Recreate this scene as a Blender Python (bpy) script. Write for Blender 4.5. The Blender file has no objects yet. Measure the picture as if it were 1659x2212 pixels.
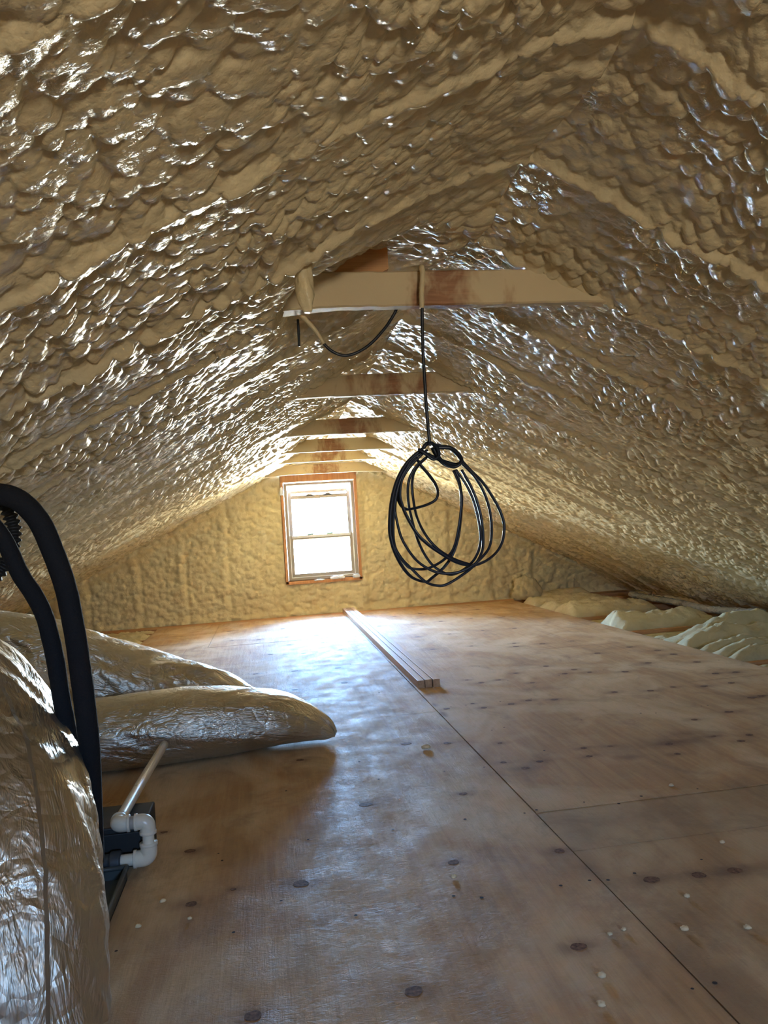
import bpy, math, random
import numpy as np
from mathutils import Matrix, Vector
rng = np.random.default_rng(7); random.seed(7)
SC = bpy.context.scene; COL = SC.collection

# ---------------------------------------------------------------- camera
CAM_H = 0.75; YAW, PITCH, ROLL, FPX = 0.1508, 0.0194, 0.0642, 1691.5
def camera_axes():
    cy, sy, cp, sp = math.cos(YAW), math.sin(YAW), math.cos(PITCH), math.sin(PITCH)
    f = Vector((sy*cp, cy*cp, sp)); r = Vector((cy, -sy, 0)); u = r.cross(f)
    cr, sr = math.cos(ROLL), math.sin(ROLL)
    return cr*r - sr*u, sr*r + cr*u, f
_r, _u, _f = camera_axes()
cd = bpy.data.cameras.new('camera'); cam = bpy.data.objects.new('camera', cd); COL.objects.link(cam)
m = Matrix.Identity(4)
for i in range(3): m[i][0], m[i][1], m[i][2] = _r[i], _u[i], -_f[i]
m[0][3], m[1][3], m[2][3] = 0, 0, CAM_H
cam.matrix_world = m
cd.sensor_fit = 'HORIZONTAL'; cd.sensor_width = 36; cd.lens = 36*FPX/1659; cd.clip_start = .02; cd.clip_end = 300
SC.camera = cam
# ---------------------------------------------------------------- daylight and exposure
SC.view_settings.view_transform = 'Standard'; SC.view_settings.look = 'None'
SC.view_settings.gamma = 1; SC.view_settings.use_curve_mapping = False
SC.view_settings.exposure = EXPOSURE = 2.2
w = bpy.data.worlds.new('sky'); SC.world = w; w.use_nodes = True
nt = w.node_tree; bg = nt.nodes['Background']
tc = nt.nodes.new('ShaderNodeTexCoord'); sx = nt.nodes.new('ShaderNodeSeparateXYZ'); rp = nt.nodes.new('ShaderNodeValToRGB')
nt.links.new(tc.outputs['Generated'], sx.inputs[0]); nt.links.new(sx.outputs['Z'], rp.inputs[0]); nt.links.new(rp.outputs[0], bg.inputs[0])
rp.color_ramp.elements[0].position = 0.0; rp.color_ramp.elements[0].color = (.66, .60, .49, 1)
rp.color_ramp.elements[1].position = .5; rp.color_ramp.elements[1].color = (.20, .46, 1.0, 1)
e = rp.color_ramp.elements.new(.13); e.color = (.28, .55, 1, 1); e = rp.color_ramp.elements.new(.02); e.color = (.88, .94, 1, 1)
bg.inputs[1].default_value = 60.0
def portal(name, loc, rot, sx_, sy_):
    l = bpy.data.lights.new(name, 'AREA'); l.shape = 'RECTANGLE'; l.size = sx_; l.size_y = sy_
    l.cycles.is_portal = True
    o = bpy.data.objects.new(name, l); COL.objects.link(o); o.location = loc; o.rotation_euler = rot
    return o
D = 7.24; Y_BACK = -2.2
WX0, WX1, WZ0, WZ1 = .165, .84, .315, 1.215         # rough opening of the gable window
BX0, BX1, BZ0, BZ1 = .40, .70, .80, 1.2              # unseen opening behind the camera, added to let in fill light
portal('window_daylight', ((WX0+WX1)/2, D+.14, (WZ0+WZ1)/2), (-math.pi/2, 0, 0), WX1-WX0, WZ1-WZ0)
portal('rear_fill_portal', ((BX0+BX1)/2, Y_BACK-.12, (BZ0+BZ1)/2), (math.pi/2, 0, 0), BX1-BX0, BZ1-BZ0)  # sky fill for the near end through the added rear opening
SC.cycles.max_bounces = 8; SC.cycles.diffuse_bounces = 6; SC.cycles.adaptive_threshold = .02; SC.cycles.glossy_bounces = 4; SC.cycles.transparent_max_bounces = 8
SC.cycles.sample_clamp_indirect = 40

# ---------------------------------------------------------------- helpers
def tag(o, label=None, cat=None, group=None, kind=None):
    if label: o['label'] = label
    if cat: o['category'] = cat
    if group: o['group'] = group
    if kind: o['kind'] = kind
    return o
def empty(name, loc=(0, 0, 0), parent=None):
    o = bpy.data.objects.new(name, None); COL.objects.link(o); o.location = loc; o.empty_display_size = .05
    if parent: o.parent = parent
    return o
def link(name, me, mat, parent=None, loc=None):
    if mat and not me.materials: me.materials.append(mat)
    o = bpy.data.objects.new(name, me); COL.objects.link(o)
    if loc is not None: o.location = loc
    if parent:
        o.parent = parent
        if loc is None: o.location = -Vector(world_loc(parent))
    return o
def world_loc(o):
    v = Vector(o.location)
    while o.parent: o = o.parent; v += Vector(o.location)
    return v
def mesh_np(name, V, F, smooth=True, uv=None):
    """V (n,3), F (m,4) or (m,3) integer arrays"""
    V = np.asarray(V, np.float32); F = np.asarray(F, np.int32); k = F.shape[1]
    me = bpy.data.meshes.new(name)
    me.vertices.add(len(V)); me.vertices.foreach_set('co', V.ravel())
    me.loops.add(F.size); me.loops.foreach_set('vertex_index', F.ravel())
    me.polygons.add(len(F)); me.polygons.foreach_set('loop_start', np.arange(len(F), dtype=np.int32)*k)
    try: me.polygons.foreach_set('loop_total', np.full(len(F), k, np.int32))
    except Exception: pass
    if uv is not None:
        ul = me.uv_layers.new(name='UVMap'); ul.data.foreach_set('uv', np.asarray(uv, np.float32)[F.ravel()].ravel())
    me.update(calc_edges=True)
    me.polygons.foreach_set('use_smooth', np.full(len(F), smooth, bool))
    return me
def grid_faces(nu, nv, wrap=False, off=0, flip=False):
    """rows nu, columns nv (v fastest)"""
    i = np.arange(nu-1)[:, None]; j = np.arange(nv if wrap else nv-1)[None, :]; j2 = (j+1) % nv
    F = np.stack([i*nv+j, i*nv+j2, (i+1)*nv+j2, (i+1)*nv+j], -1).reshape(-1, 4)+off
    return F[:, ::-1] if flip else F
class MB:
    def __init__(s): s.v = []; s.f = []
    def poly(s, vs, fs):
        b = len(s.v); s.v += [tuple(p) for p in vs]; s.f += [tuple(b+i for i in f) for f in fs]; return s
    def box(s, x0, x1, y0, y1, z0, z1):
        return s.poly([(x, y, z) for z in (z0, z1) for (x, y) in ((x0, y0), (x1, y0), (x1, y1), (x0, y1))],
                      [(3, 2, 1, 0), (4, 5, 6, 7), (0, 1, 5, 4), (1, 2, 6, 5), (2, 3, 7, 6), (3, 0, 4, 7)])
    def build(s, name, mat, parent=None, bevel=0, smooth=False):
        me = bpy.data.meshes.new(name); me.from_pydata(s.v, [], s.f); me.update()
        if bevel:
            import bmesh
            bm = bmesh.new(); bm.from_mesh(me)
            bmesh.ops.bevel(bm, geom=list(bm.edges), offset=bevel, segments=2, profile=.6, affect='EDGES', clamp_overlap=True)
            bm.to_mesh(me); bm.free()
        if smooth: me.polygons.foreach_set('use_smooth', [True]*len(me.polygons))
        return link(name, me, mat, parent)
def spline(P, n):
    """Catmull-Rom through P, n points"""
    P = np.asarray(P, float); Q = np.vstack([2*P[0]-P[1], P, 2*P[-1]-P[-2]])
    d = np.r_[0, np.cumsum(np.linalg.norm(np.diff(P[:, :3], axis=0), axis=1))]
    s = np.interp(np.linspace(0, d[-1], n), d, np.arange(len(P)))
    i = np.minimum(s.astype(int), len(P)-2); t = (s-i)[:, None]
    a, b, c, e_ = Q[i], Q[i+1], Q[i+2], Q[i+3]
    return .5*(2*b+(c-a)*t+(2*a-5*b+4*c-e_)*t*t+(3*b-a-3*c+e_)*t**3)
def frames(C, up=(0, 0, 1)):
    T = np.gradient(C, axis=0); T /= np.linalg.norm(T, axis=1)[:, None]+1e-12
    N = np.zeros_like(T); n = np.cross(np.cross(T[0], up), T[0])
    if np.linalg.norm(n) < 1e-3: n = np.cross(np.cross(T[0], (1, 0, 0)), T[0])
    for i in range(len(T)):
        n = n-T[i]*(n@T[i]); n /= np.linalg.norm(n)+1e-12; N[i] = n
    return T, N, np.cross(T, N)
def tube_np(P, r, n=None, k=12, r2=None, disp=None, caps=True, up=(0, 0, 1), zmin=None):
    """sweep an ellipse along P; r may be an array interpolated along P; returns V,F,uv"""
    P = np.asarray(P, float); n = n or max(4, len(P)*6)
    R1 = np.broadcast_to(np.asarray(r, float), (len(P),)); R2 = R1 if r2 is None else np.broadcast_to(np.asarray(r2, float), (len(P),))
    S = spline(np.c_[P, R1, R2], n); C = S[:, :3]; ra = np.maximum(S[:, 3], .0005); rb = np.maximum(S[:, 4], .0005)
    T, N, B = frames(C, up)
    a = np.arange(k)/k*2*math.pi; L = np.r_[0, np.cumsum(np.linalg.norm(np.diff(C, axis=0), axis=1))]
    dr = disp(L[:, None], a[None, :], ra[:, None]) if disp else 0
    V = C[:, None]+N[:, None]*(np.cos(a)[None, :, None]*(ra[:, None]+dr)[..., None]) + B[:, None]*(np.sin(a)[None, :, None]*(rb[:, None]+dr)[..., None])
    if zmin is not None:
        z = V[..., 2]; V[..., 2] = np.where(z < zmin+.012, zmin+.012*np.exp((z-zmin-.012)/.012), z)
    V = V.reshape(-1, 3); F = grid_faces(n, k, True)
    uv = np.stack(np.broadcast_arrays(a[None, :]/6.2832, L[:, None]), -1).reshape(-1, 2)
    if caps:
        V = np.vstack([V, C[:1], C[-1:]]); uv = np.vstack([uv, [[.5, 0]], [[.5, L[-1]]]])
        j = np.arange(k); j2 = (j+1) % k; c0, c1 = n*k, n*k+1
        F = np.vstack([F, np.stack([j2, j, np.full(k, c0), np.full(k, c0)], 1)[:, [0, 1, 2, 2]], np.stack([(n-1)*k+j, (n-1)*k+j2, np.full(k, c1), np.full(k, c1)], 1)])
        return V, F, uv
    return V, F, uv
def tube(name, P, r, mat, parent=None, **kw):
    V, F, uv = tube_np(P, r, **kw)
    quads = F[F[:, 2] != F[:, 3]]; tris = F[F[:, 2] == F[:, 3]][:, :3]
    me = bpy.data.meshes.new(name)
    me.from_pydata(V.tolist(), [], quads.tolist()+tris.tolist())
    ul = me.uv_layers.new(name='UVMap'); li = np.zeros(len(me.loops), np.int32); me.loops.foreach_get('vertex_index', li)
    ul.data.foreach_set('uv', uv[li].astype(np.float32).ravel()); me.update()
    me.polygons.foreach_set('use_smooth', [True]*len(me.polygons))
    return link(name, me, mat, parent)
# --- noise
def hsh(i, j, s=0):
    h = (i.astype(np.int64)*374761393+j.astype(np.int64)*668265263+s*1442695041) & 0xffffffff
    h = ((h ^ (h >> 13))*1274126177) & 0xffffffff; h = ((h ^ (h >> 16))*2246822519) & 0xffffffff
    return ((h ^ (h >> 15)) & 0xffffff)/float(0xffffff)
def vnoise(x, y, s=0):
    i = np.floor(x); j = np.floor(y); fx = x-i; fy = y-j; fx = fx*fx*fx*(fx*(fx*6-15)+10); fy = fy*fy*fy*(fy*(fy*6-15)+10)
    a = hsh(i, j, s); b = hsh(i+1, j, s); c = hsh(i, j+1, s); d = hsh(i+1, j+1, s)
    return (a+(b-a)*fx)*(1-fy)+(c+(d-c)*fx)*fy
def fbm(x, y, s=0, o=3):
    r = 0; a = .5; t = 0
    for k in range(o): r = r+a*vnoise(x*2**k+17*k, y*2**k+5*k, s+k); t += a; a *= .5
    return r/t
def blobs(x, y, s=0, droop=.55):
    """union of drooping bubbles: returns 0..~1; droops towards +y of its own frame"""
    i0 = np.floor(x); j0 = np.floor(y); best = np.zeros_like(x)
    for di in (-1, 0, 1):
        for dj in (-1, 0, 1):
            i = i0+di; j = j0+dj
            px = i+.15+.7*hsh(i, j, s); py = j+.15+.7*hsh(i, j, s+11); r = .50+.42*hsh(i, j, s+23); hh = .45+.55*hsh(i, j, s+31)
            dx = (x-px); dy = (y-py-.12*r); dy = np.where(dy > 0, dy*1.35, dy*droop*1.5)
            q = 1-(dx*dx+dy*dy)/(r*r)
            best = np.maximum(best, np.where(q > 0, hh*(r/.7)*np.sqrt(np.maximum(q, 0)), 0))
    return best
def foam_height(u, y, seed=0, amp=1.0, parts=False):
    """height (m) of sprayed foam above its base; u = distance down the slope, y = along the attic"""
    wu = u+.008*(vnoise(u*22, y*22, seed+1)-.5)+.05*(vnoise(u*5, y*5, seed+2)-.5)
    wy = y+.008*(vnoise(u*22, y*22, seed+3)-.5)+.05*(vnoise(u*5, y*5, seed+4)-.5)
    # droop direction: partly down the slope, partly away from the sprayer
    c, s_ = math.cos(.9), math.sin(.9)
    p = wu*c-wy*s_; q = wu*s_+wy*c
    mod = np.clip((fbm(u*2.6, y*2.6, seed+9)-.22)*3.2, .50, 1.0)
    big = blobs(p*31, q*27, seed+5); mid = blobs(p*56+3.3, q*48+1.7, seed+6); small = blobs(p*95, q*84, seed+7, .7)
    h = mod*(.0215*big+.0045*mid)+.0014*small
    h += .013*(fbm(u*1.8, y*2.6, seed+12)-.5)
    lump = mod*(.020*big+.004*mid)
    return (h*amp, lump) if parts else h*amp
# ---------------------------------------------------------------- measured positions (metres)
KNOTS=[(0.028,1.706,0.017),(0.19,1.263,0.015),(-0.066,1.264,0.014),(0.493,1.318,0.013),(0.223,2.137,0.016),(0.365,1.712,0.013),(0.494,2.131,0.011),(0.606,1.7,0.012),(0.731,1.515,0.015),(0.83,1.507,0.014),(0.909,1.505,0.014),(-0.199,1.679,0.012),(-0.115,1.722,0.006),(-0.228,1.963,0.012),(-0.307,2.108,0.008),(0.434,2.684,0.016),(0.568,2.637,0.012),(0.733,2.565,0.009),(0.68,2.358,0.009),(0.726,2.283,0.012),(0.787,2.328,0.01),(0.964,2.411,0.011),(0.945,2.323,0.01),(1.049,2.4,0.008),(1.228,2.356,0.012),(1.198,2.251,0.01),(1.396,2.381,0.009),(1.506,2.354,0.011),(1.444,2.304,0.012),(0.677,3.113,0.012),(0.819,3.066,0.012),(0.795,3.155,0.008),(0.937,3.081,0.012),(1.023,3.114,0.013),(1.123,3.085,0.014),(0.94,3.54,0.014),(1.03,3.565,0.013),(1.155,3.685,0.012),(0.896,3.633,0.009),(1.358,3.566,0.012),(1.473,3.544,0.012),(1.393,3.108,0.014),(1.535,3.07,0.013),(1.649,3.094,0.012),(1.451,2.589,0.012),(1.616,2.64,0.014),(1.818,2.806,0.016),(1.867,2.818,0.015),(1.772,3.064,0.015),(1.901,3.072,0.014),(0.065,2.622,0.012),(1.817,3.638,0.016),(1.619,3.479,0.016),(1.713,4.003,0.016),(2.039,3.796,0.018),(2.024,3.551,0.018),(2.023,3.936,0.018),(1.948,4.105,0.018),(1.949,3.27,0.016),(2.042,3.257,0.015),(1.435,3.641,0.014),(1.346,3.784,0.014),(1.151,3.435,0.012)]
NAILS=[(0.328,1.558),(0.38,1.536),(0.547,1.54),(0.611,1.545),(0.647,1.536),(0.711,1.549),(0.872,1.568),(0.452,1.947),(0.606,1.939),(0.64,1.945),(0.774,1.958),(0.854,1.925),(0.929,1.951),(1.052,1.93),(1.09,1.954),(0.489,2.339),(0.612,2.334),(0.837,2.425),(1.326,2.741),(0.752,2.726),(0.654,1.162),(0.613,1.157),(0.056,1.94),(0.266,1.939),(0.287,2.334),(0.252,2.532),(0.012,2.324),(-0.107,1.535),(0.127,1.535),(-0.015,1.638),(-0.158,1.923),(-0.147,1.879),(-0.327,1.919),(-0.32,1.526)]
CRUMBS=[(0.484,2.593),(0.589,1.344),(0.559,1.336),(0.347,1.635),(0.492,1.221),(0.691,1.317),(0.958,1.628),(0.757,1.425),(0.796,1.291),(-0.195,1.609),(-0.292,1.605),(0.46,1.151),(1.039,1.997),(-0.258,1.702)]
LOOPS=[
[(0.419,1.95,0.954),(0.449,1.951,0.95),(0.483,1.955,0.937),(0.506,1.961,0.912),(0.531,1.967,0.884),(0.563,1.973,0.851),(0.589,1.976,0.81),(0.607,1.977,0.771),(0.614,1.974,0.734),(0.604,1.968,0.692),(0.579,1.96,0.662),(0.542,1.95,0.643),(0.507,1.94,0.639),(0.468,1.932,0.651),(0.429,1.926,0.676),(0.396,1.923,0.702),(0.372,1.924,0.729),(0.353,1.927,0.766),(0.342,1.933,0.798),(0.338,1.939,0.834),(0.352,1.945,0.882),(0.379,1.949,0.919),(0.418,1.95,0.939)],
[(0.505,1.95,0.901),(0.536,1.954,0.868),(0.558,1.954,0.828),(0.569,1.949,0.785),(0.57,1.94,0.736),(0.56,1.93,0.688),(0.535,1.921,0.659),(0.498,1.916,0.635),(0.458,1.917,0.624),(0.416,1.924,0.629),(0.381,1.934,0.65),(0.358,1.946,0.678),(0.338,1.957,0.72),(0.33,1.964,0.764),(0.328,1.965,0.8),(0.34,1.962,0.848),(0.367,1.956,0.894),(0.408,1.95,0.933)],
[(0.489,1.95,0.885),(0.514,1.943,0.839),(0.529,1.937,0.792),(0.537,1.935,0.738),(0.538,1.94,0.697),(0.526,1.95,0.659),(0.5,1.964,0.631),(0.464,1.976,0.617),(0.429,1.983,0.635),(0.404,1.983,0.666),(0.383,1.976,0.712),(0.37,1.965,0.761),(0.361,1.954,0.81),(0.363,1.947,0.858),(0.382,1.946,0.895),(0.417,1.95,0.923)],
[(0.486,1.95,0.885),(0.497,1.952,0.85),(0.5,1.959,0.802),(0.496,1.967,0.753),(0.487,1.974,0.705),(0.468,1.977,0.662),(0.443,1.975,0.634),(0.412,1.967,0.613),(0.392,1.956,0.605),(0.358,1.943,0.618),(0.334,1.932,0.644),(0.314,1.925,0.684),(0.304,1.923,0.729),(0.307,1.927,0.776),(0.317,1.934,0.823),(0.336,1.942,0.871),(0.366,1.948,0.913),(0.408,1.95,0.945)],
[(0.504,1.95,0.884),(0.531,1.954,0.829),(0.545,1.953,0.775),(0.548,1.947,0.725),(0.541,1.937,0.677),(0.516,1.927,0.641),(0.475,1.919,0.615),(0.436,1.916,0.597),(0.413,1.92,0.596),(0.387,1.93,0.607),(0.355,1.942,0.642),(0.332,1.954,0.672),(0.315,1.963,0.716),(0.317,1.966,0.765),(0.326,1.963,0.812),(0.346,1.957,0.871),(0.379,1.95,0.917)],
[(0.483,1.95,0.883),(0.494,1.942,0.845),(0.495,1.936,0.801),(0.482,1.937,0.73),(0.467,1.946,0.682),(0.441,1.961,0.655),(0.403,1.976,0.637),(0.367,1.984,0.639),(0.35,1.982,0.65),(0.324,1.972,0.691),(0.317,1.958,0.74),(0.327,1.948,0.824),(0.349,1.945,0.882),(0.387,1.95,0.922)],
[(0.422,1.95,0.927),(0.387,1.96,0.893),(0.378,1.975,0.859),(0.378,1.972,0.81),(0.381,1.949,0.765),(0.396,1.926,0.721),(0.425,1.925,0.685),(0.471,1.941,0.656),(0.522,1.95,0.636)],
[(0.387,1.95,0.922),(0.399,1.954,0.902),(0.418,1.947,0.874),(0.43,1.933,0.848),(0.431,1.92,0.826),(0.422,1.917,0.809),(0.401,1.927,0.799),(0.375,1.945,0.793),(0.356,1.961,0.792),(0.343,1.966,0.804),(0.336,1.96,0.824),(0.339,1.95,0.859)],
[(0.445,1.96,0.947),(0.479,1.954,0.942),(0.499,1.942,0.918),(0.497,1.931,0.9),(0.48,1.931,0.891),(0.458,1.942,0.9),(0.442,1.954,0.922),(0.433,1.96,0.945)],
[(0.41,1.96,0.946),(0.418,1.957,0.955),(0.429,1.95,0.956),(0.441,1.94,0.942),(0.443,1.933,0.922),(0.427,1.93,0.913),(0.411,1.933,0.926),(0.396,1.94,0.939),(0.441,1.95,0.916),(0.486,1.957,0.9),(0.507,1.96,0.902)],
]
DROP =[(0.433,1.945,1.4),(0.434,1.94,1.378),(0.427,1.94,1.312),(0.423,1.945,1.213),(0.423,1.95,1.119),(0.423,1.95,1.036),(0.425,1.95,0.955)]
SAG =[(0.108,2.03,1.337),(0.129,2.03,1.309),(0.157,2.03,1.275),(0.179,2.03,1.237),(0.204,2.03,1.214),(0.234,2.03,1.205),(0.269,2.03,1.214),(0.305,2.03,1.237),(0.343,2.03,1.275),(0.368,2.03,1.309),(0.383,2.02,1.337)]
STUB =[(0.119,2.1,1.322),(0.119,2.1,1.297),(0.118,2.1,1.249)]
DRIP =[(0.127,1.9,1.429),(0.132,1.9,1.392),(0.135,1.9,1.352),(0.138,1.9,1.312),(0.144,1.9,1.28)]
HOSE1 =[(-0.516,1.45,0.82),(-0.478,1.43,0.844),(-0.439,1.4,0.847),(-0.408,1.4,0.834),(-0.38,1.4,0.8),(-0.361,1.4,0.751),(-0.343,1.4,0.687),(-0.333,1.4,0.621),(-0.329,1.41,0.555),(-0.326,1.42,0.478),(-0.327,1.44,0.397),(-0.337,1.48,0.302),(-0.347,1.52,0.214),(-0.357,1.56,0.157)]
HOSE2 =[(-0.508,1.45,0.827),(-0.476,1.44,0.809),(-0.449,1.44,0.771),(-0.425,1.44,0.709),(-0.406,1.44,0.674),(-0.39,1.44,0.636),(-0.381,1.44,0.593),(-0.374,1.44,0.544),(-0.371,1.45,0.483),(-0.368,1.47,0.416),(-0.37,1.5,0.333),(-0.38,1.54,0.236)]
HOSE3 =[(-0.544,1.6,0.843),(-0.502,1.6,0.847),(-0.486,1.6,0.822),(-0.48,1.6,0.786),(-0.489,1.6,0.746),(-0.507,1.6,0.716),(-0.535,1.6,0.69)]
DUCTA =[(-0.91,1.7,0.54),(-0.734,1.62,0.494),(-0.602,1.55,0.458),(-0.529,1.47,0.404),(-0.485,1.4,0.346),(-0.451,1.33,0.285),(-0.433,1.28,0.211),(-0.422,1.24,0.141),(-0.419,1.22,0.052)]
DUCTB =[(-1.428,3,0.38),(-1.063,3,0.38),(-0.83,3.05,0.284),(-0.649,3.1,0.18),(-0.458,3.15,0.08),(-0.274,3.2,-0.014),(-0.114,3.2,-0.067)]
DUCTC =[(-1.117,2.75,0.094),(-0.818,2.75,0.1),(-0.613,2.75,0.101),(-0.408,2.78,0.096),(-0.224,2.8,0.077),(-0.067,2.82,0.052),(0.062,2.84,0.018),(0.161,2.85,-0.01),(0.204,2.86,-0.024)]
TUBE =[(3.122,6.4,0.03),(3.138,6.2,0.02),(3.141,5.9,-0.001),(3.129,5.6,-0.01),(3.08,5.2,0.004),(3.074,4.8,0.037),(3.075,4.5,0.055)]

# ---------------------------------------------------------------- materials
class Mat:
    def __init__(s, name, color=(.5, .5, .5), rough=.5, metal=0, spec=.5):
        s.m = bpy.data.materials.new(name); s.m.use_nodes = True; s.nt = s.m.node_tree; s.b = s.nt.nodes['Principled BSDF']
        s.b.inputs['Base Color'].default_value = (*color, 1); s.b.inputs['Roughness'].default_value = rough
        s.b.inputs['Metallic'].default_value = metal; s.b.inputs['Specular IOR Level'].default_value = spec
        s.tc = s.nt.nodes.new('ShaderNodeTexCoord')
    def n(s, t, **kw):
        x = s.nt.nodes.new(t)
        for k, v in kw.items():
            if k.startswith('in_'): x.inputs[k[3:].replace('_', ' ')].default_value = v
            else: setattr(x, k, v)
        return x
    def l(s, a, b): s.nt.links.new(a, b)
    def coords(s, scale=(1, 1, 1), which='Object', rot=(0, 0, 0)):
        mp = s.n('ShaderNodeMapping'); mp.inputs['Scale'].default_value = scale; mp.inputs['Rotation'].default_value = rot
        s.l(s.tc.outputs[which], mp.inputs[0]); return mp.outputs[0]
    def noise(s, scale, detail=3, rough=.5, vec=None, dist=0):
        x = s.n('ShaderNodeTexNoise'); x.inputs['Scale'].default_value = scale; x.inputs['Detail'].default_value = detail
        x.inputs['Roughness'].default_value = rough; x.inputs['Distortion'].default_value = dist
        s.l(vec if vec is not None else s.tc.outputs['Object'], x.inputs['Vector']); return x.outputs['Fac']
    def ramp(s, fac, stops):
        r = s.n('ShaderNodeValToRGB'); s.l(fac, r.inputs[0]); cr = r.color_ramp
        while len(cr.elements) < len(stops): cr.elements.new(.5)
        for e_, (p, c) in zip(cr.elements, stops): e_.position = p; e_.color = (*c, 1) if len(c) == 3 else c
        return r.outputs[0]
    def mix(s, fac, a, b, mode='MIX'):
        x = s.n('ShaderNodeMix', data_type='RGBA', blend_type=mode)
        for v, i in ((fac, 0), (a, 6), (b, 7)):
            if isinstance(v, (int, float)): x.inputs[i].default_value = v
            elif isinstance(v, tuple): x.inputs[i].default_value = (*v, 1)
            else: s.l(v, x.inputs[i])
        return x.outputs[2]
    def math(s, op, a, b=0.0, clamp=False):
        x = s.n('ShaderNodeMath', operation=op); x.use_clamp = clamp
        for v, i in ((a, 0), (b, 1)):
            if isinstance(v, (int, float)): x.inputs[i].default_value = v
            else: s.l(v, x.inputs[i])
        return x.outputs[0]
    def color(s, o): s.l(o, s.b.inputs['Base Color']); return s
    def rough(s, o): s.l(o, s.b.inputs['Roughness']); return s
    def bump(s, h, strength=.5, dist=.002):
        b = s.n('ShaderNodeBump'); b.inputs['Strength'].default_value = strength; b.inputs['Distance'].default_value = dist
        s.l(h, b.inputs['Height']); s.l(b.outputs[0], s.b.inputs['Normal']); return s
def foam_mat(name, c1, c2, rough, bumpd):
    M = Mat(name, rough=rough)
    M.color(M.mix(M.ramp(M.noise(2.2, 4, .6), [(.3, (0, 0, 0)), (.7, (1, 1, 1))]), c1, c2))
    M.rough(M.ramp(M.noise(6, 3), [(.3, (rough-.05,)*3), (.7, (rough+.06,)*3)]))
    v = M.n('ShaderNodeTexVoronoi', feature='F1'); v.inputs['Scale'].default_value = 80; M.l(M.tc.outputs['Object'], v.inputs['Vector'])
    v2 = M.n('ShaderNodeTexVoronoi', feature='F1'); v2.inputs['Scale'].default_value = 38; M.l(M.tc.outputs['Object'], v2.inputs['Vector'])
    h = M.math('ADD', M.math('MULTIPLY', v.outputs['Distance'], -.9), M.math('MULTIPLY', v2.outputs['Distance'], -1.3))
    M.bump(M.math('ADD', h, M.math('MULTIPLY', M.noise(230, 2), .7)), .75, bumpd); M.b.inputs['Specular IOR Level'].default_value = .25
    return M.m
FOAM = foam_mat('spray_foam', (.73, .61, .375), (.66, .545, .34), .27, .0018)
FOAM_WALL = foam_mat('spray_foam_gable', (.74, .64, .39), (.66, .56, .34), .55, .0022)
def plywood():
    M = Mat('plywood', rough=.42)
    at = M.n('ShaderNodeAttribute'); at.attribute_name = 'wear'; sep = M.n('ShaderNodeSeparateColor'); M.l(at.outputs['Color'], sep.inputs[0])
    g = M.noise(1, 5, .62, M.coords((38, 2.2, 1)), .6); fine = M.noise(1, 3, .6, M.coords((260, 14, 1)))
    patch = M.noise(1, 4, .55, M.coords((2.6, 1.6, 1)), 1.2)
    base = M.mix(M.ramp(g, [(.25, (0, 0, 0)), (.75, (1, 1, 1))]), (.38, .215, .092), (.58, .36, .165))
    base = M.mix(M.ramp(patch, [(.42, (0, 0, 0)), (.62, (.9, .9, .9))]), base, (.66, .47, .27))
    base = M.mix(M.math('MULTIPLY', M.ramp(fine, [(.45, (0, 0, 0)), (.75, (1, 1, 1))]), .28), base, (.33, .22, .13))
    # dirt smudges
    d = M.ramp(M.noise(1, 6, .7, M.coords((5, 3.2, 1)), .8), [(.52, (0, 0, 0)), (.72, (1, 1, 1))])
    base = M.mix(M.math('MULTIPLY', d, .60), base, (.24, .15, .085))
    base = M.mix(sep.outputs[0], base, (.17, .085, .045))
    base = M.mix(sep.outputs[1], base, (.30, .245, .155))
    M.color(base)
    # glued veneer: the sheen breaks up in short dashes across the grain
    dash = M.noise(1, 4, .65, M.coords((45, 105, 1), 'Object', (0, 0, .35)), 1.6); blot = M.noise(1, 4, .6, M.coords((9, 7, 1)))
    M.rough(M.ramp(M.math('ADD', M.math('MULTIPLY', dash, .5), M.math('MULTIPLY', blot, .5)), [(.36, (.50,)*3), (.62, (.86,)*3)]))
    h = M.math('ADD', M.math('MULTIPLY', g, .6), M.math('ADD', M.math('MULTIPLY', dash, .75), M.math('MULTIPLY', fine, .25)))
    M.bump(h, .8, .0035); M.b.inputs['Specular IOR Level'].default_value = .32
    return M.m
PLY = plywood()
def wood(name, a, b, rough=.6, sc=(3, 90, 90), spec=.35):
    M = Mat(name, rough=rough, spec=spec); g = M.noise(1, 5, .6, M.coords(sc), 1.0)
    M.color(M.ramp(g, [(.3, a), (.7, b)])); M.bump(g, .4, .001); return M.m
JOIST = wood('joist_pine', (.40, .19, .075), (.60, .33, .15))
FRAMING = wood('framing_pine', (.50, .22, .09), (.68, .36, .17), sc=(40, 40, 4))
STRIP = wood('strip_pine', (.42, .25, .14), (.58, .39, .24), .5, sc=(110, 4, 110))
def tie_mat():
    M = Mat('oversprayed_tie', rough=.6); g = M.noise(1, 5, .65, M.coords((4, 60, 45)), 1.4)
    w_ = M.ramp(g, [(.3, (.20, .085, .035)), (.7, (.42, .21, .10))])
    sp = M.n('ShaderNodeSeparateXYZ'); M.l(M.tc.outputs['Object'], sp.inputs[0])
    near = M.math('SUBTRACT', 1.0, M.math('MULTIPLY', M.math('ABSOLUTE', M.math('SUBTRACT', sp.outputs['X'], .52)), 4.2))
    m_ = M.math('ADD', M.math('MULTIPLY', near, .22), M.math('MULTIPLY', M.noise(1, 4, .65, M.coords((9, 3, 5)), .4), .75))
    M.color(M.mix(M.ramp(m_, [(.46, (0, 0, 0)), (.60, (1, 1, 1))]), (.60, .48, .29), w_))
    M.bump(M.noise(160, 3), .5, .0012); return M.m
TIE = tie_mat()
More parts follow.
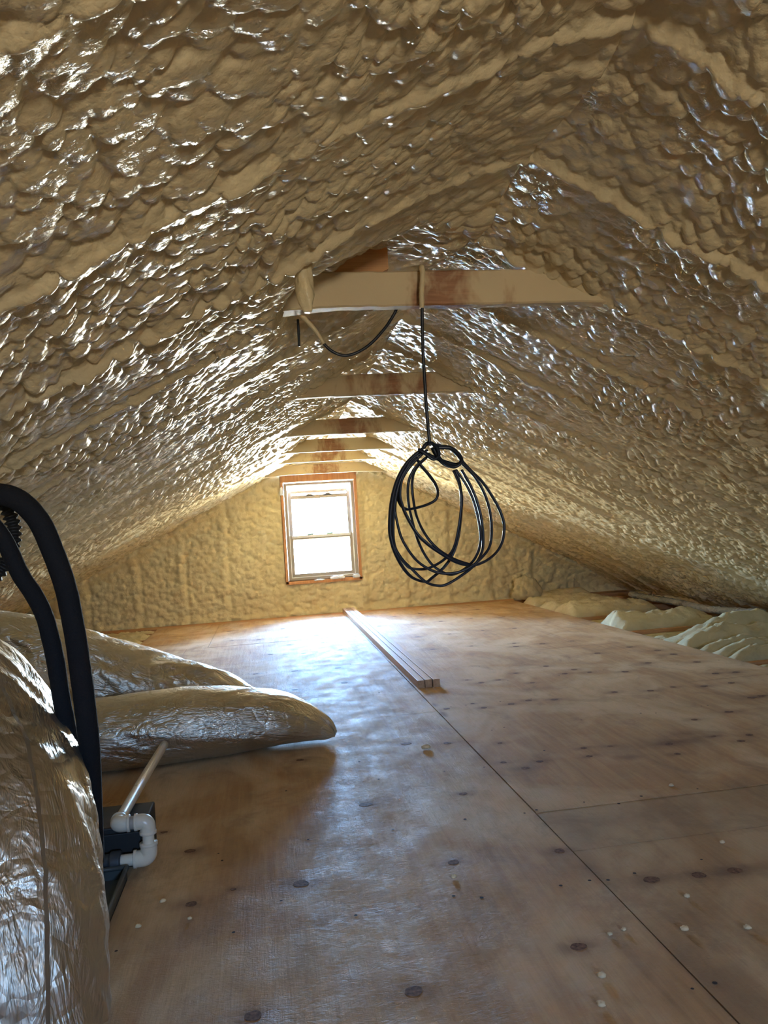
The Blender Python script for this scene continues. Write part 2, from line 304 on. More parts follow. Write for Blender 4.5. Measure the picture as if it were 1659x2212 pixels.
def flat(name, c, rough=.5, metal=0, spec=.5, bump=None):
    M = Mat(name, c, rough, metal, spec)
    if bump: M.bump(M.noise(bump[0], 4, .6), bump[1], bump[2])
    else: M.rough(M.ramp(M.noise(14, 3), [(.3, (max(.04, rough-.05),)*3), (.7, (rough+.06,)*3)]))
    return M.m
KNOT = Mat('knot', rough=.75, spec=.25); KNOT.color(KNOT.ramp(KNOT.noise(150, 3), [(.3, (.07, .035, .02)), (.7, (.27, .15, .085))])); KNOT = KNOT.m
NAIL = flat('nail_hole', (.02, .012, .01), .8)
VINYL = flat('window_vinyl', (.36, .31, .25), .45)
VINYL_W = flat('window_vinyl_white', (.82, .82, .80), .35)
TEAL = flat('sash_lock_plastic', (.25, .45, .45), .4)
BLACK_FOAM = flat('black_insulation', (.010, .010, .012), .85, spec=.25, bump=(300, .8, .002))
CABLE = flat('black_cable', (.010, .014, .024), .42)
PVC = flat('pvc_cream', (.74, .66, .53), .32)
GREY_RUBBER = flat('rubber_coupler', (.035, .042, .05), .5)
PANM = flat('drain_pan', (.045, .055, .055), .5)
BLACKP = flat('black_plastic', (.008, .008, .008), .6)
BATT = Mat('fiberglass', rough=.95, spec=.1)
BATT.color(BATT.ramp(BATT.noise(9, 5, .6), [(.3, (.78, .64, .36)), (.7, (.90, .78, .50))])); BATT.bump(BATT.noise(42, 7, .8), 1.0, .016); BATT = BATT.m
SCRAP = flat('torn_plastic', (.80, .86, .95), .4)
def film():
    M = Mat('metallised_film', (.64, .585, .49), .30, 1.0)
    st = M.coords((9, 5, 1), 'UV', (0, 0, .6)); fine = M.coords((60, 22, 1), 'UV', (0, 0, .45))
    a = M.noise(1, 4, .6, st, 2.0); b = M.noise(1, 3, .6, fine, 1.2)
    ridged = M.math('ABSOLUTE', M.math('SUBTRACT', a, .5)); ridged2 = M.math('ABSOLUTE', M.math('SUBTRACT', b, .5))
    v = M.n('ShaderNodeTexVoronoi', feature='DISTANCE_TO_EDGE'); v.inputs['Scale'].default_value = 22; M.l(M.tc.outputs['Object'], v.inputs['Vector'])
    h = M.math('ADD', M.math('MULTIPLY', ridged, -3.0), M.math('ADD', M.math('MULTIPLY', ridged2, -.7), M.math('MULTIPLY', M.math('MINIMUM', v.outputs['Distance'], .15), 1.6)))
    M.bump(h, .85, .0055)
    M.rough(M.ramp(M.noise(5, 3), [(.3, (.32,)*3), (.7, (.50,)*3)])); return M.m
FILM = film()
def glass():
    m_ = bpy.data.materials.new('window_glass'); m_.use_nodes = True; nt_ = m_.node_tree; nt_.nodes.clear()
    o = nt_.nodes.new('ShaderNodeOutputMaterial'); mx = nt_.nodes.new('ShaderNodeMixShader'); t = nt_.nodes.new('ShaderNodeBsdfTransparent'); g = nt_.nodes.new('ShaderNodeBsdfGlossy')
    t.inputs[0].default_value = (.93, .97, .97, 1); g.inputs['Roughness'].default_value = .02; f = nt_.nodes.new('ShaderNodeFresnel'); f.inputs[0].default_value = 1.45
    nt_.links.new(f.outputs[0], mx.inputs[0]); nt_.links.new(t.outputs[0], mx.inputs[1]); nt_.links.new(g.outputs[0], mx.inputs[2]); nt_.links.new(mx.outputs[0], o.inputs[0]); return m_
GLASS = glass()

# ---------------------------------------------------------------- the roof: sprayed foam on both slopes
XR, ZR = .545, 1.525; SL = {-1: math.atan(.50), 1: math.atan(.515)}
TIES = [1.97, 3.29, 4.59, 5.56, 6.35, 6.93]
RAFT = 1.97-.4335*9+.4335*np.arange(24)
def rafter_crest(u, y):
    yy = y+.012*(vnoise(u*3, y*2, 91)-.5)*2
    d = np.abs(yy[..., None]-RAFT).min(-1) if yy.ndim == 1 else None
    k = .55+.8*vnoise(u*2.0, np.round((yy-1.97)/.4335)*7.3, 93)
    return k*(.012*np.exp(-(d/.013)**2)+.0035*np.exp(-(d/.04)**2))
def slope_point(side, u, y, extra=0):
    """u metres down from the ridge on the given side (-1 left, 1 right)"""
    a = SL[side]; ca, sa = math.cos(a), math.sin(a)
    h, lump = foam_height(u+side*13.7, y, 0 if side < 0 else 50, parts=True); h = h+rafter_crest(u, y)
    u0 = u; y = y+.55*lump; dn = .40*lump   # the bubbles sag down the slope and away from the sprayer
    h = h-.012
    if side < 0: h = h-.085*np.exp(-((y-2.03)/.22)**4-((u-.30)/.20)**4)
    if side < 0:   # the left slope ends in a thick rounded lip that hangs past the ridge near the camera
        lip = .040*np.clip((2.35-y)/.5, 0, 1)*(.75+.5*vnoise(y*3.1, y*0, 77))
        h = h*np.clip(.75+u/.18, .75, 1)+lip*np.exp(-np.maximum(u, 0)/.14)
        uu = np.minimum(u, 0)
        x = XR-np.maximum(u, 0)*ca+lip*.7*np.exp(-np.maximum(u, 0)/.10); z = ZR-np.maximum(u, 0)*sa
        th = np.clip(-uu/.05, 0, 1)*math.pi*.5
        x = x+np.sin(th)*.02; z = z+(1-np.cos(th))*.07
        nx, nz = -(-sa), -ca
        return np.stack([x-dn*ca+h*sa*np.cos(th), y+0*u, z-dn*sa-h*ca*np.cos(th)], -1)
    x = XR+u*ca; z = ZR-u*sa+.004
    # at the right eave the foam swells down over the joist ends
    h = h+.050*np.clip((u-2.62)/.40, 0, 1)*(.6+.9*vnoise(y*2.3, u*0, 61))
    return np.stack([x+dn*ca-h*sa, y+0*u, z-dn*sa-h*ca], -1)
def slope_mesh(side, bands):
    Vs, Fs, off = [], [], 0
    for (y0, y1, u0, u1, s) in bands:
        ny = max(2, int((y1-y0)/s)+1); nu_ = max(2, int((u1-u0)/s)+1)
        Y, U = np.meshgrid(np.linspace(y0, y1, ny), np.linspace(u0, u1, nu_), indexing='ij')
        V = slope_point(side, U.ravel(), Y.ravel())
        Vs.append(V); Fs.append(grid_faces(ny, nu_, off=off, flip=(side > 0))); off += len(V)
    return mesh_np('ceiling', np.vstack(Vs), np.vstack(Fs))
LB = [(-2.25, .30, -.05, 3.3, .03), (.295, 1.40, -.05, 1.15, .0033), (.295, 1.405, 1.15, 3.3, .02), (1.40, 2.6, -.05, 1.7, .0045), (1.40, 2.605, 1.7, 3.3, .014),
      (2.6, 4.4, -.05, 3.3, .0063), (4.4, 7.36, -.05, 3.3, .0082)]
RB = [(-2.25, .30, 0, 3.3, .03), (.295, 1.40, 0, .80, .0033), (.295, 1.405, .80, 3.3, .02), (1.40, 2.6, 0, 1.65, .0045), (1.40, 2.605, 1.65, 3.3, .014),
      (2.6, 4.4, 0, 3.3, .0063), (4.4, 7.36, 0, 3.3, .0082)]
ceiling = empty('ceiling'); tag(ceiling, 'cream spray foam covering both roof slopes', kind='structure')
ROOF_L = link('roof_slope', slope_mesh(-1, LB), FOAM, ceiling); tag(ROOF_L, 'left slope of lumpy cream spray foam')
ROOF_R = link('roof_slope', slope_mesh(1, RB), FOAM, ceiling); tag(ROOF_R, 'right slope of lumpy cream spray foam')
MB().poly([(XR-u*.894+n_*-.447*0, y, ZR-u*.447+dz) for y in (2.05, 2.09) for (u, dz) in ((.20, .004), (.37, .004), (.37, .09), (.20, .09)) for n_ in (0,)],
    [(0, 1, 2, 3), (7, 6, 5, 4), (0, 4, 5, 1), (1, 5, 6, 2), (2, 6, 7, 3), (3, 7, 4, 0)]).build('bare_rafter', JOIST, ceiling)
# outer decking keeps daylight out
mb = MB()
for s in (-1, 1):
    a = SL[s]; pts = []
    for u, dz in ((0, .14), (3.5, .14), (3.5, .17), (0, .17)):
        pts.append((XR+s*u*math.cos(a), ZR-u*math.sin(a)+dz))
    for y in (-2.4, 7.6): mb.v += [(x, y, z) for x, z in pts]
    b = len(mb.v)-8
    mb.f += [(b, b+1, b+2, b+3), (b+7, b+6, b+5, b+4), (b, b+4, b+5, b+1), (b+1, b+5, b+6, b+2), (b+2, b+6, b+7, b+3), (b+3, b+7, b+4, b)]
mb.build('roof_deck', JOIST, ceiling)
def dripf(L, a, r): return .004*(fbm(L*60, a*3, 5)-.5)+.002*np.sin(a*3+L*40)
tube('foam_drip', [(.100, 1.6, 1.335), (.105, 1.6, 1.30), (.108, 1.6, 1.265), (.110, 1.6, 1.235), (.113, 1.6, 1.20)], [.026, .020, .018, .018, .008], FOAM, ceiling, n=50, k=24, disp=dripf)

# ---------------------------------------------------------------- gable wall
def gable(name, yw, x0, x1, z0, z1, hole, step, sign, mat):
    xs = np.arange(x0, x1+step, step); zs = np.arange(z0, z1+step, step); X, Z = np.meshgrid(xs, zs, indexing='ij')
    x, z = X.ravel(), Z.ravel()
    h = .020*blobs(x*17+z*6, z*15-x*4, 301, .8)+.012*blobs(x*34, z*28, 303, .8)+.010*(fbm(x*5, z*3, 305)-.5)
    # studs read as shallow upright ribs with a furrow beside them
    for xs_ in (-1.62, -1.18, -.78, -.40, .135, .865, 1.26, 1.66, 2.06, 2.46):
        d = x-xs_-.01*(vnoise(z*5, z*0, int(xs_*50)+900)-.5); h += .013*np.exp(-(d/.030)**2)-.012*np.exp(-((d-.055)/.018)**2)*(.4+vnoise(z*4, z*0, 77))
    h += .05*np.exp(-(np.maximum(z, 0)/.035)**2)*.5
    if sign > 0:   # foam rolls over into the slopes: no hard corner
        zr = np.where(x < XR, ZR-(XR-x)*.5, ZR-(x-XR)*.515); h += .10*np.exp(-np.maximum(zr-z-.04, 0)/.045)
    V = np.stack([x, yw-sign*h, z], -1); F = grid_faces(len(xs), len(zs), flip=(sign < 0))
    c = V[F].mean(1); hx0, hx1, hz0, hz1 = hole
    keep = ~((c[:, 0] > hx0) & (c[:, 0] < hx1) & (c[:, 2] > hz0) & (c[:, 2] < hz1))
    zr = np.where(c[:, 0] < XR, ZR-(XR-c[:, 0])*.5, ZR-(c[:, 0]-XR)*.515); keep &= c[:, 2] < zr+.03
    me = mesh_np(name, V, F[keep]); o = link(name, me, mat); tag(o, kind='structure'); return o
wf = gable('wall_far', D+.005, -2.35, 3.55, -.2, 1.62, (WX0-.012, WX1+.012, WZ0-.012, WZ1+.075), .0105, 1, FOAM_WALL)
tag(wf, 'far gable wall of yellow spray foam around the window')
wb = gable('wall_near', Y_BACK, -2.35, 3.55, -.2, 1.62, (BX0, BX1, BZ0, BZ1), .05, -1, FOAM_WALL)
tag(wb, 'gable wall behind the camera')
# sheathing behind the foam, around the openings
def sheathing(y0, y1, hx0, hx1, hz0, hz1, par):
    mb = MB(); mb.box(-3.2, hx0, y0, y1, -.2, 1.7); mb.box(hx1, 3.9, y0, y1, -.2, 1.7); mb.box(hx0, hx1, y0, y1, -.2, hz0); mb.box(hx0, hx1, y0, y1, hz1, 1.7)
    mb.build('sheathing', JOIST, par)
sheathing(D+.06, D+.10, WX0, WX1, WZ0, WZ1, wf); sheathing(Y_BACK-.10, Y_BACK-.06, BX0, BX1, BZ0, BZ1, wb)
mb = MB(); mb.box(-2.6, -2.5, -2.4, 7.5, -.25, .4); wl = mb.build('wall_left', FOAM); tag(wl, kind='structure')
mb = MB(); mb.box(3.45, 3.55, -2.4, 7.5, -.25, .4); wr = mb.build('wall_right', FOAM); tag(wr, kind='structure')

# ---------------------------------------------------------------- window_1
win = empty('window_1', ((WX0+WX1)/2, D, WZ0)); tag(win, 'small white double-hung window in the far gable wall', kind='structure')
yf = D-.035
mb = MB(); mb.box(WX0-.012, WX0+.014, yf, D+.10, WZ0-.03, WZ1+.01); mb.build('jamb', FRAMING, win, .002)
mb = MB(); mb.box(WX1-.012, WX1+.014, yf, D+.10, WZ0-.03, WZ1+.01); mb.build('jamb', FRAMING, win, .002)
tag(MB().box(WX0-.012, WX1+.014, yf-.005, D+.10, WZ1+.002, WZ1+.082).build('header', FRAMING, win, .002), 'orange bare wood header')
MB().box(WX0-.012, WX1+.014, yf, D+.10, WZ0-.035, WZ0-.006).build('rough_sill', FRAMING, win, .002)
FX0, FX1, FZ0, FZ1 = WX0+.018, WX1-.016, WZ0, WZ1-.008
def frame(name, x0, x1, z0, z1, wl_, wt, wb_, y0, y1, mat, par, bev=.003):
    mb = MB(); mb.box(x0, x0+wl_, y0, y1, z0, z1); mb.box(x1-wl_, x1, y0, y1, z0, z1); mb.box(x0+wl_, x1-wl_, y0, y1, z0, z0+wb_); mb.box(x0+wl_, x1-wl_, y0, y1, z1-wt, z1)
    return mb.build(name, mat, par, bev)
frame('window_frame', FX0, FX1, FZ0, FZ1, .026, .022, .022, D-.02, D+.07, VINYL, win)
frame('frame_stop', FX0+.026, FX1-.026, FZ0+.022, FZ1-.022, .007, .006, .006, D+.0, D+.012, VINYL_W, win, .001)
ix0, ix1 = FX0+.030, FX1-.030
us = frame('upper_sash', ix0, ix1, .668, 1.138, .034, .026, .030, D+.038, D+.062, VINYL, win); tag(us, 'upper sash slid down a little')
mb = MB(); mb.box(ix0+.01, ix1-.01, D+.040, D+.058, 1.083, 1.093)
xa = np.linspace(ix0+.034, ix1-.034, 4)
for q in xa[1:-1]: mb.poly([(q-.045, D+.040, 1.083), (q+.045, D+.040, 1.083), (q+.012, D+.040, 1.108), (q-.012, D+.040, 1.108), (q-.045, D+.058, 1.083), (q+.045, D+.058, 1.083), (q+.012, D+.058, 1.108), (q-.012, D+.058, 1.108)],
    [(0, 1, 2, 3), (7, 6, 5, 4), (0, 4, 5, 1), (2, 6, 7, 3), (1, 5, 6, 2), (0, 3, 7, 4)])
mb.box(ix0+.034, ix1-.034, D+.040, D+.058, 1.060, 1.083)
mb.build('slotted_rail', VINYL, us)
ls = frame('lower_sash', ix0, ix1, .338, .722, .030, .036, .034, D+.006, D+.032, VINYL, win)
MB().box(ix0+.02, ix1-.02, D+.002, D+.010, .700, .722).build('meeting_rail', VINYL_W, ls, .002)
for q in (.33, .64): MB().box(ix0+(ix1-ix0)*q-.03, ix0+(ix1-ix0)*q+.03, D+.010, D+.03, .722, .736).build('sash_lock', TEAL, ls, .005)
def pane(x0, x1, z0, z1, y, par):
    return MB().box(x0, x1, y, y+.003, z0, z1).build('pane', GLASS, par)
pane(ix0+.03, ix1-.03, .69, 1.065, D+.049, us); pane(ix0+.026, ix1-.026, .368, .69, D+.018, ls)
MB().box(ix0+.034, ix1-.034, D+.05, D+.056, .700, .722).build('screen_bar', TEAL, us)
def crumple(name, c, r, mat, seed, par=None, flat_=.6, n=14):
    u_ = np.linspace(0, math.pi, n); v_ = np.arange(n*2)/(n*2)*2*math.pi; U, V_ = np.meshgrid(u_, v_, indexing='ij'); U, V_ = U.ravel(), V_.ravel()
    d = np.stack([np.sin(U)*np.cos(V_), np.sin(U)*np.sin(V_), np.cos(U)], -1)
    rr = .55+.75*fbm(d[:, 0]*2.1+d[:, 2]*1.7+9, d[:, 1]*2.3+d[:, 2]*.7+9, seed, 4)
    P = d*rr[:, None]*np.array(r); P[:, 2] = np.maximum(P[:, 2], -r[2]*flat_)
    P[:, 2] += r[2]*flat_
    me = mesh_np(name, P, grid_faces(n, n*2, True, flip=True)); return link(name, me, mat, par, c)
for i, (x, zz, r) in enumerate([(.600, WZ0-.012, (.045, .014, .022)), (.665, WZ0-.010, (.03, .012, .018)), (.80, WZ0-.012, (.035, .014, .024)), (.455, WZ0-.014, (.05, .008, .009))]):
    crumple('torn_plastic', (x-world_loc(win).x, yf-.004-D, zz-WZ0), r, SCRAP, 400+i*7, win)
crumple('torn_plastic', (WX0-.005-world_loc(win).x, yf-.006-D, 1.10-WZ0), (.018, .012, .045), SCRAP, 455, win)
# frame of the unseen rear opening, added and sized for fill light
w2 = empty('rear_fill_opening', (BX0, Y_BACK, BZ0)); tag(w2, 'unseen framed opening behind the camera, added for fill light', kind='structure')
frame('window_frame', BX0, BX1, BZ0, BZ1, .03, .03, .03, Y_BACK-.06, Y_BACK+.01, VINYL, w2); MB().box(BX0, BX1, Y_BACK-.04, Y_BACK-.02, 1.0, 1.02).build('meeting_rail', VINYL, w2)

# ---------------------------------------------------------------- floor
fl = MB().box(-2.5, 3.45, -2.3, 7.35, -.26, -.20).build('floor', JOIST); tag(fl, 'attic floor: plywood sheets over open joists', kind='structure')
T = .018
def sheet(x0, x1, y0, y1, step, grey=0, dz=0):
    g = .0015
    nx = max(2, int((x1-x0)/step)); ny = max(2, int((y1-y0)/step))
    xs = np.linspace(x0+g, x1-g, nx+1); ys = np.linspace(y0+g, y1-g, ny+1); X, Y = np.meshgrid(xs, ys, indexing='ij'); x, y = X.ravel(), Y.ravel()
    z = dz+.0016*(fbm(x*2, y*2, int(x0*10+y0*3)+700)-.5)
    N = len(x); V = np.stack([x, y, z], -1); F = grid_faces(nx+1, ny+1, flip=True)
    # skirt down to the underside
    idx = np.arange(N).reshape(nx+1, ny+1); loop = np.r_[idx[:, 0], idx[-1, 1:], idx[-2::-1, -1], idx[0, -2:0:-1]]
    low = V[loop].copy(); low[:, 2] = -T; k = len(loop); j = np.arange(k); j2 = (j+1) % k
    F = np.vstack([F, np.stack([loop[j], loop[j2], N+j2, N+j], 1)[:, ::-1]]); V = np.vstack([V, low])
    me = mesh_np('plywood_sheet', V, F, smooth=False)
    st = np.zeros(len(V)); gr = np.full(len(V), float(grey))
    for kx, ky, kr in KNOTS+EXTRA:
        if x0-.2 < kx < x1+.2 and y0-.2 < ky < y1+.2:
            dx = (V[:, 0]-kx)/(kr*3.4); dy = (V[:, 1]-ky)/(kr*2.0); st += .55*np.exp(-(dx*dx+dy*dy))*(.4+1.1*vnoise(V[:, 0]*60, V[:, 1]*60, 31))
    for (sx_, sy_, a_, rx, ry) in STAINS:
        st += a_*np.exp(-((V[:, 0]-sx_)/rx)**2-((V[:, 1]-sy_)/ry)**2)*(.2+1.3*fbm(V[:, 0]*22, V[:, 1]*22, 41))
    # scuffed dirt along the seams
    ed = np.minimum(np.minimum(V[:, 0]-x0, x1-V[:, 0]), np.minimum(V[:, 1]-y0, y1-V[:, 1]))
    st += .30*np.exp(-ed/.02)*vnoise(V[:, 0]*9, V[:, 1]*9, 51)
    col = me.color_attributes.new('wear', 'FLOAT_COLOR', 'POINT')
    c = np.zeros((len(V), 4), np.float32); c[:, 0] = np.clip(st, 0, .85); c[:, 1] = gr; c[:, 3] = 1; col.data.foreach_set('color', c.ravel())
    o = link('plywood_sheet', me, PLY, fl)
    for kx, ky, kr in KNOTS+EXTRA:
        if x0+.01 < kx < x1-.01 and y0+.01 < ky < y1-.01:
            kk = 20; a0 = rng.random()*6; zoff = float(.0016*(fbm(np.array([kx*2]), np.array([ky*2]), int(x0*10+y0*3)+700)[0]-.5)); P = [(kx+kr*1.05*math.cos(t)*(1+.10*math.sin(2*t+a0)), ky+kr*.90*math.sin(t)*(1+.08*math.sin(3*t+a0)), dz+zoff+.0006) for t in np.arange(kk)/kk*2*math.pi]
            b = [(q[0], q[1], dz-.004) for q in P]
            mbk = MB(); mbk.v = P+b; mbk.f = [tuple(range(kk))]+[(i, kk+i, kk+(i+1) % kk, (i+1) % kk) for i in range(kk)]
            mbk.build('knot', KNOT, o)
    nl = MB()
    for qx, qy in NAILS+MORE_NAILS:
        if x0+.004 < qx < x1-.004 and y0+.004 < qy < y1-.004:
            kk = 8; b = len(nl.v); rr = .0028+.0016*rng.random()
            nl.v += [(qx+rr*math.cos(t), qy+rr*math.sin(t), dz+.0012) for t in np.arange(kk)/kk*6.2832]; nl.f.append(tuple(range(b, b+kk)))
    if nl.v: tag(nl.build('nail_holes', NAIL, o), kind='stuff')
    return o
EXTRA = []
for y_, x_a, n_, d_ in ((4.62, .72, 4, .24), (4.30, -.1, 3, .22), (4.95, .0, 3, .2), (5.35, .1, 2, .25), (5.2, .95, 4, .23), (4.48, 1.4, 3, .19), (5.9, .8, 5, .24), (5.75, -.3, 4, .21), (6.3, .1, 3, .2), (6.5, 1.0, 4, .25), (3.85, .1, 2, .24), (6.4, -.35, 1, .2)):
    for i in range(n_): EXTRA.append((x_a+i*d_+random.uniform(-.02, .02), y_+random.uniform(-.05, .05), random.uniform(.012, .018)))
STAINS = [(1.20, 2.36, .55, .20, .055), (1.33, 2.43, .5, .10, .06), (1.05, 2.27, .55, .05, .03), (.93, 3.62, .0, .1, .1), (1.13, 3.30, .45, .09, .05), (.70, 1.80, .5, .05, .10), (.645, 3.03, 1.2, .012, .05), (.647, 3.20, 1.0, .010, .035),
          (.66, 1.15, .55, .03, .16), (.57, 1.28, .4, .02, .16), (.70, 1.05, .3, .02, .2), (.62, 1.62, .35, .05, .10), (.90, 1.84, .35, .18, .05), (1.0, 1.5, .35, .12, .04), (.12, 1.33, .2, .05, .05), (1.75, 4.28, .5, .25, .015), (-.23, 1.95, .3, .03, .02)]
MORE_NAILS = [(random.uniform(.7, 1.7), y_+random.uniform(-.02, .02)) for y_ in (2.74, 3.15, 3.54, 3.95) for _ in range(5)]+[(random.uniform(-.4, .6), y_+random.uniform(-.02, .02)) for y_ in (3.54, 3.95, 4.35) for _ in range(5)]+[(random.uniform(1.78, 2.15), y_) for y_ in (2.74, 3.15, 3.54, 3.95) for _ in range(2)]
sheet(-.587, .633, -2.19, .652, .05); sheet(-.587, .633, .652, 3.092, .010); sheet(-.587, .633, 3.092, 5.532, .02)
sheet(-.444, .633, 5.532, 6.985, .025); sheet(-.972, -.444, 5.86, 6.985, .03)
sheet(-1.19, -.587, -2.19, .652, .05); sheet(-1.19, -.587, .652, 3.092, .04); sheet(-.972, -.587, 3.092, 5.532, .04); sheet(-.972, -.444, 5.532, 5.86, .04)
sheet(.633, 1.75, -2.19, 1.69, .012, .18); sheet(.633, 1.75, 1.69, 1.933, .010, .30); sheet(.633, 1.75, 1.933, 4.333, .011, 0, .002); sheet(.633, 1.75, 4.333, 6.985, .022)
sheet(1.75, 2.215, -2.19, .72, .05); sheet(1.75, 2.215, .72, 3.16, .02); sheet(1.75, 2.215, 3.16, 5.60, .02); sheet(1.75, 2.215, 5.60, 6.985, .03)
JY = [3.53+.4115*k for k in range(-14, 9)]
for y in JY:
    MB().box(-2.45, 3.40, y-.019, y+.019, -.20, -.0195).build('floor_joist', JOIST, fl, .0015)
MB().box(-2.45, 3.40, 7.00, 7.19, -.2, -.004).build('wall_plate', JOIST, fl, .002)

# ---------------------------------------------------------------- collar ties
ORD = ['nearest', 'second', 'third', 'fourth', 'fifth', 'farthest']
for k, y in enumerate(TIES):
    zt = 1.316 if k < 5 else 1.262; hh = .091 if k < 5 else .085
    n = 90; xs = np.linspace(.02, 1.10, n); sec = [(0, 0), (0, hh), (.038, hh), (.038, 0)]
    V = []
    for x in xs:
        wob = .0022*(vnoise(np.array([x*30]), np.array([k*9.1]), 3)[0]-.5); e_ = max(0, abs(x-.545)-.33)
        for (dy, dz) in [(0, .004), (0, hh-.004), (.004, hh), (.034, hh), (.038, hh-.004), (.038, .004), (.034, 0), (.004, 0)]:
            g = e_*.18
            V.append((x, y+dy+(g if dy > .02 else -g)*.5, zt+dz+wob-(g*.4 if dz < .02 else 0)))
    V = np.array(V); F = grid_faces(n, 8, True)
    F = F.tolist()+[tuple(range(8))[::-1], tuple(range((n-1)*8, n*8))]
    me = bpy.data.meshes.new('collar_tie'); me.from_pydata(V.tolist(), [], F); me.update()
    o = link('collar_tie', me, TIE, loc=(0, 0, 0))
    tag(o, ORD[k]+' wooden collar tie across the ridge, dusted with cream foam'+(', black cable tied over it' if k == 0 else ' just above the window' if k == 5 else ''), 'beam', 'collar ties under the ridge')

# ---------------------------------------------------------------- cables
cc = empty('coiled_cable', (.433, 1.95, 1.40)); tag(cc, 'black cable hanging from the nearest collar tie, wound into a big loose coil', 'cable')
tube('drop_cable', DROP[2:], .0042, CABLE, cc, n=60, k=8)
tag(tube('foamed_sleeve', [(.436, 1.975, 1.412), (.435, 1.955, 1.411), (.434, 1.945, 1.404), (.433, 1.940, 1.385), (.428, 1.940, 1.34), (.426, 1.941, 1.30)], .0068, FOAM, cc, n=40, k=10, disp=lambda L, a, r: .0015*(vnoise(L*120, a*2, 8)-.5)), 'upper length coated in cream foam')
for i, P in enumerate(LOOPS):
    if i == 9: tube('hitch', P, .0052, CABLE, cc, n=90, k=8, r2=.0040)
    elif i == 8:
        tube('small_loop', P, .0034, CABLE, cc, n=80, k=8, r2=.0052, up=(0, 1, 0)); tube('small_loop', [(x*.94+.028, y-.012, z*.94+.054) for x, y, z in P], .0034, CABLE, cc, n=80, k=8, r2=.0052, up=(0, 1, 0))
    else: tube('loop', P, .0034, CABLE, cc, n=150, k=8, r2=.0060, up=(0, 0, 1))
sc = empty('slack_cable', SAG[0]); tag(sc, 'short black cable sagging in a curve under the nearest collar tie', 'cable')
tube('cable_run', SAG, .0040, CABLE, sc, n=70, k=8)
tag(tube('foamed_sleeve', [(x, y-.001, z) for x, y, z in SAG[:4]], [.0075, .0065, .0058, .0045], FOAM, sc, n=30, k=10), 'end coated in cream foam')
tag(tube('cable_stub', STUB, .0035, CABLE, n=16, k=8), 'short black cable end hanging left of the sagging cable', 'cable')

# ---------------------------------------------------------------- three strips of wood
LB_ = ['left', 'middle', 'right']
for k in range(3):
    x0 = .644+k*.0355; mb = MB(); y0 = 3.545+(0, .004, -.006)[k]; n = 12; zt = (.0355, .0365, .0372)[k]
    mb.box(x0, x0+.0316, y0, 7.13, .0, zt); o = mb.build('wood_strip', STRIP, None, .0012)
    o.location = (0, 0, .0022)
    tag(o, LB_[k]+' one of three long square wood strips lying side by side', 'wood strip', 'wood strips on the plywood')

# ---------------------------------------------------------------- silver ducts
def wrinkle(seed, amp, kv=9, spiral=0):
    def f(L, a, r):
        s_ = np.sin(a); c_ = np.cos(a)
        n1 = np.abs(fbm(s_*2.1+L*kv+c_*1.1+5, c_*2.1+L*kv*.35+7, seed, 4)-.5)
        n2 = fbm(s_*1.2+L*2+3, c_*1.2+4+L, seed+5, 2)-.5
        return -amp*2.2*n1+amp*2.5*n2+.0025*np.sin(L*2*math.pi/.05+a)*spiral
    return f
o = tag(tube('flex_duct', DUCTA, [.17, .172, .166, .148, .156, .155, .155, .152, .15], FILM, n=260, k=150, disp=wrinkle(801, .012, 10, .4), r2=[.17, .172, .17, .165, .16, .158, .158, .155, .152]),
    'large silver insulated duct arching down in the left foreground', 'duct', 'silver flexible ducts')
P = [(-1.27, 3.12, .37), (-1.10, 3.10, .385), (-.85, 3.10, .34), (-.66, 3.12, .255), (-.46, 3.15, .18), (-.27, 3.18, .125), (-.10, 3.20, .075), (.02, 3.21, .045)]
tag(tube('flex_duct', P, [.15, .155, .15, .145, .145, .128, .075, .02], FILM, n=200, k=110, r2=[.16, .16, .16, .16, .155, .14, .10, .03], disp=wrinkle(821, .020, 10), zmin=.003),
    'crinkled silver duct sloping down behind the closed-end duct', 'duct', 'silver flexible ducts')
P = [(-1.3, 2.76, .115), (-.85, 2.77, .118), (-.6, 2.77, .120), (-.40, 2.78, .120), (-.20, 2.79, .114), (-.02, 2.81, .098), (.07, 2.82, .076), (.135, 2.82, .052), (.175, 2.81, .034), (.20, 2.805, .022)]
tag(tube('flex_duct', P, [.118, .120, .122, .122, .115, .096, .074, .052, .034, .008], FILM, n=220, k=120, r2=[.155, .16, .165, .165, .160, .145, .115, .078, .045, .006], disp=wrinkle(841, .009, 7), zmin=.003),
    'silver duct lying on the plywood with a flattened closed end', 'duct', 'silver flexible ducts')

# ---------------------------------------------------------------- black hoses
def corr(L, a, r): return .0028*np.sin(L*2*math.pi/.011)
def ropey(L, a, r): return .0012*(fbm(L*60, a*1.5, 61)-.5)
tag(tube('insulated_hose', HOSE1, [.0185]*6+[.0178]*8, BLACK_FOAM, n=160, k=24, disp=ropey), 'thicker outer black insulated hose bending over at the left', 'hose', 'black insulated hoses')
tag(tube('insulated_hose', HOSE2, .0150, BLACK_FOAM, n=150, k=24, disp=ropey), 'thinner inner black insulated hose inside the bend of the outer one', 'hose', 'black insulated hoses')
tag(tube('corrugated_conduit', HOSE3, .0125, BLACKP, n=260, k=20, disp=corr), 'black ribbed conduit loop at the left edge behind the hoses', 'conduit')

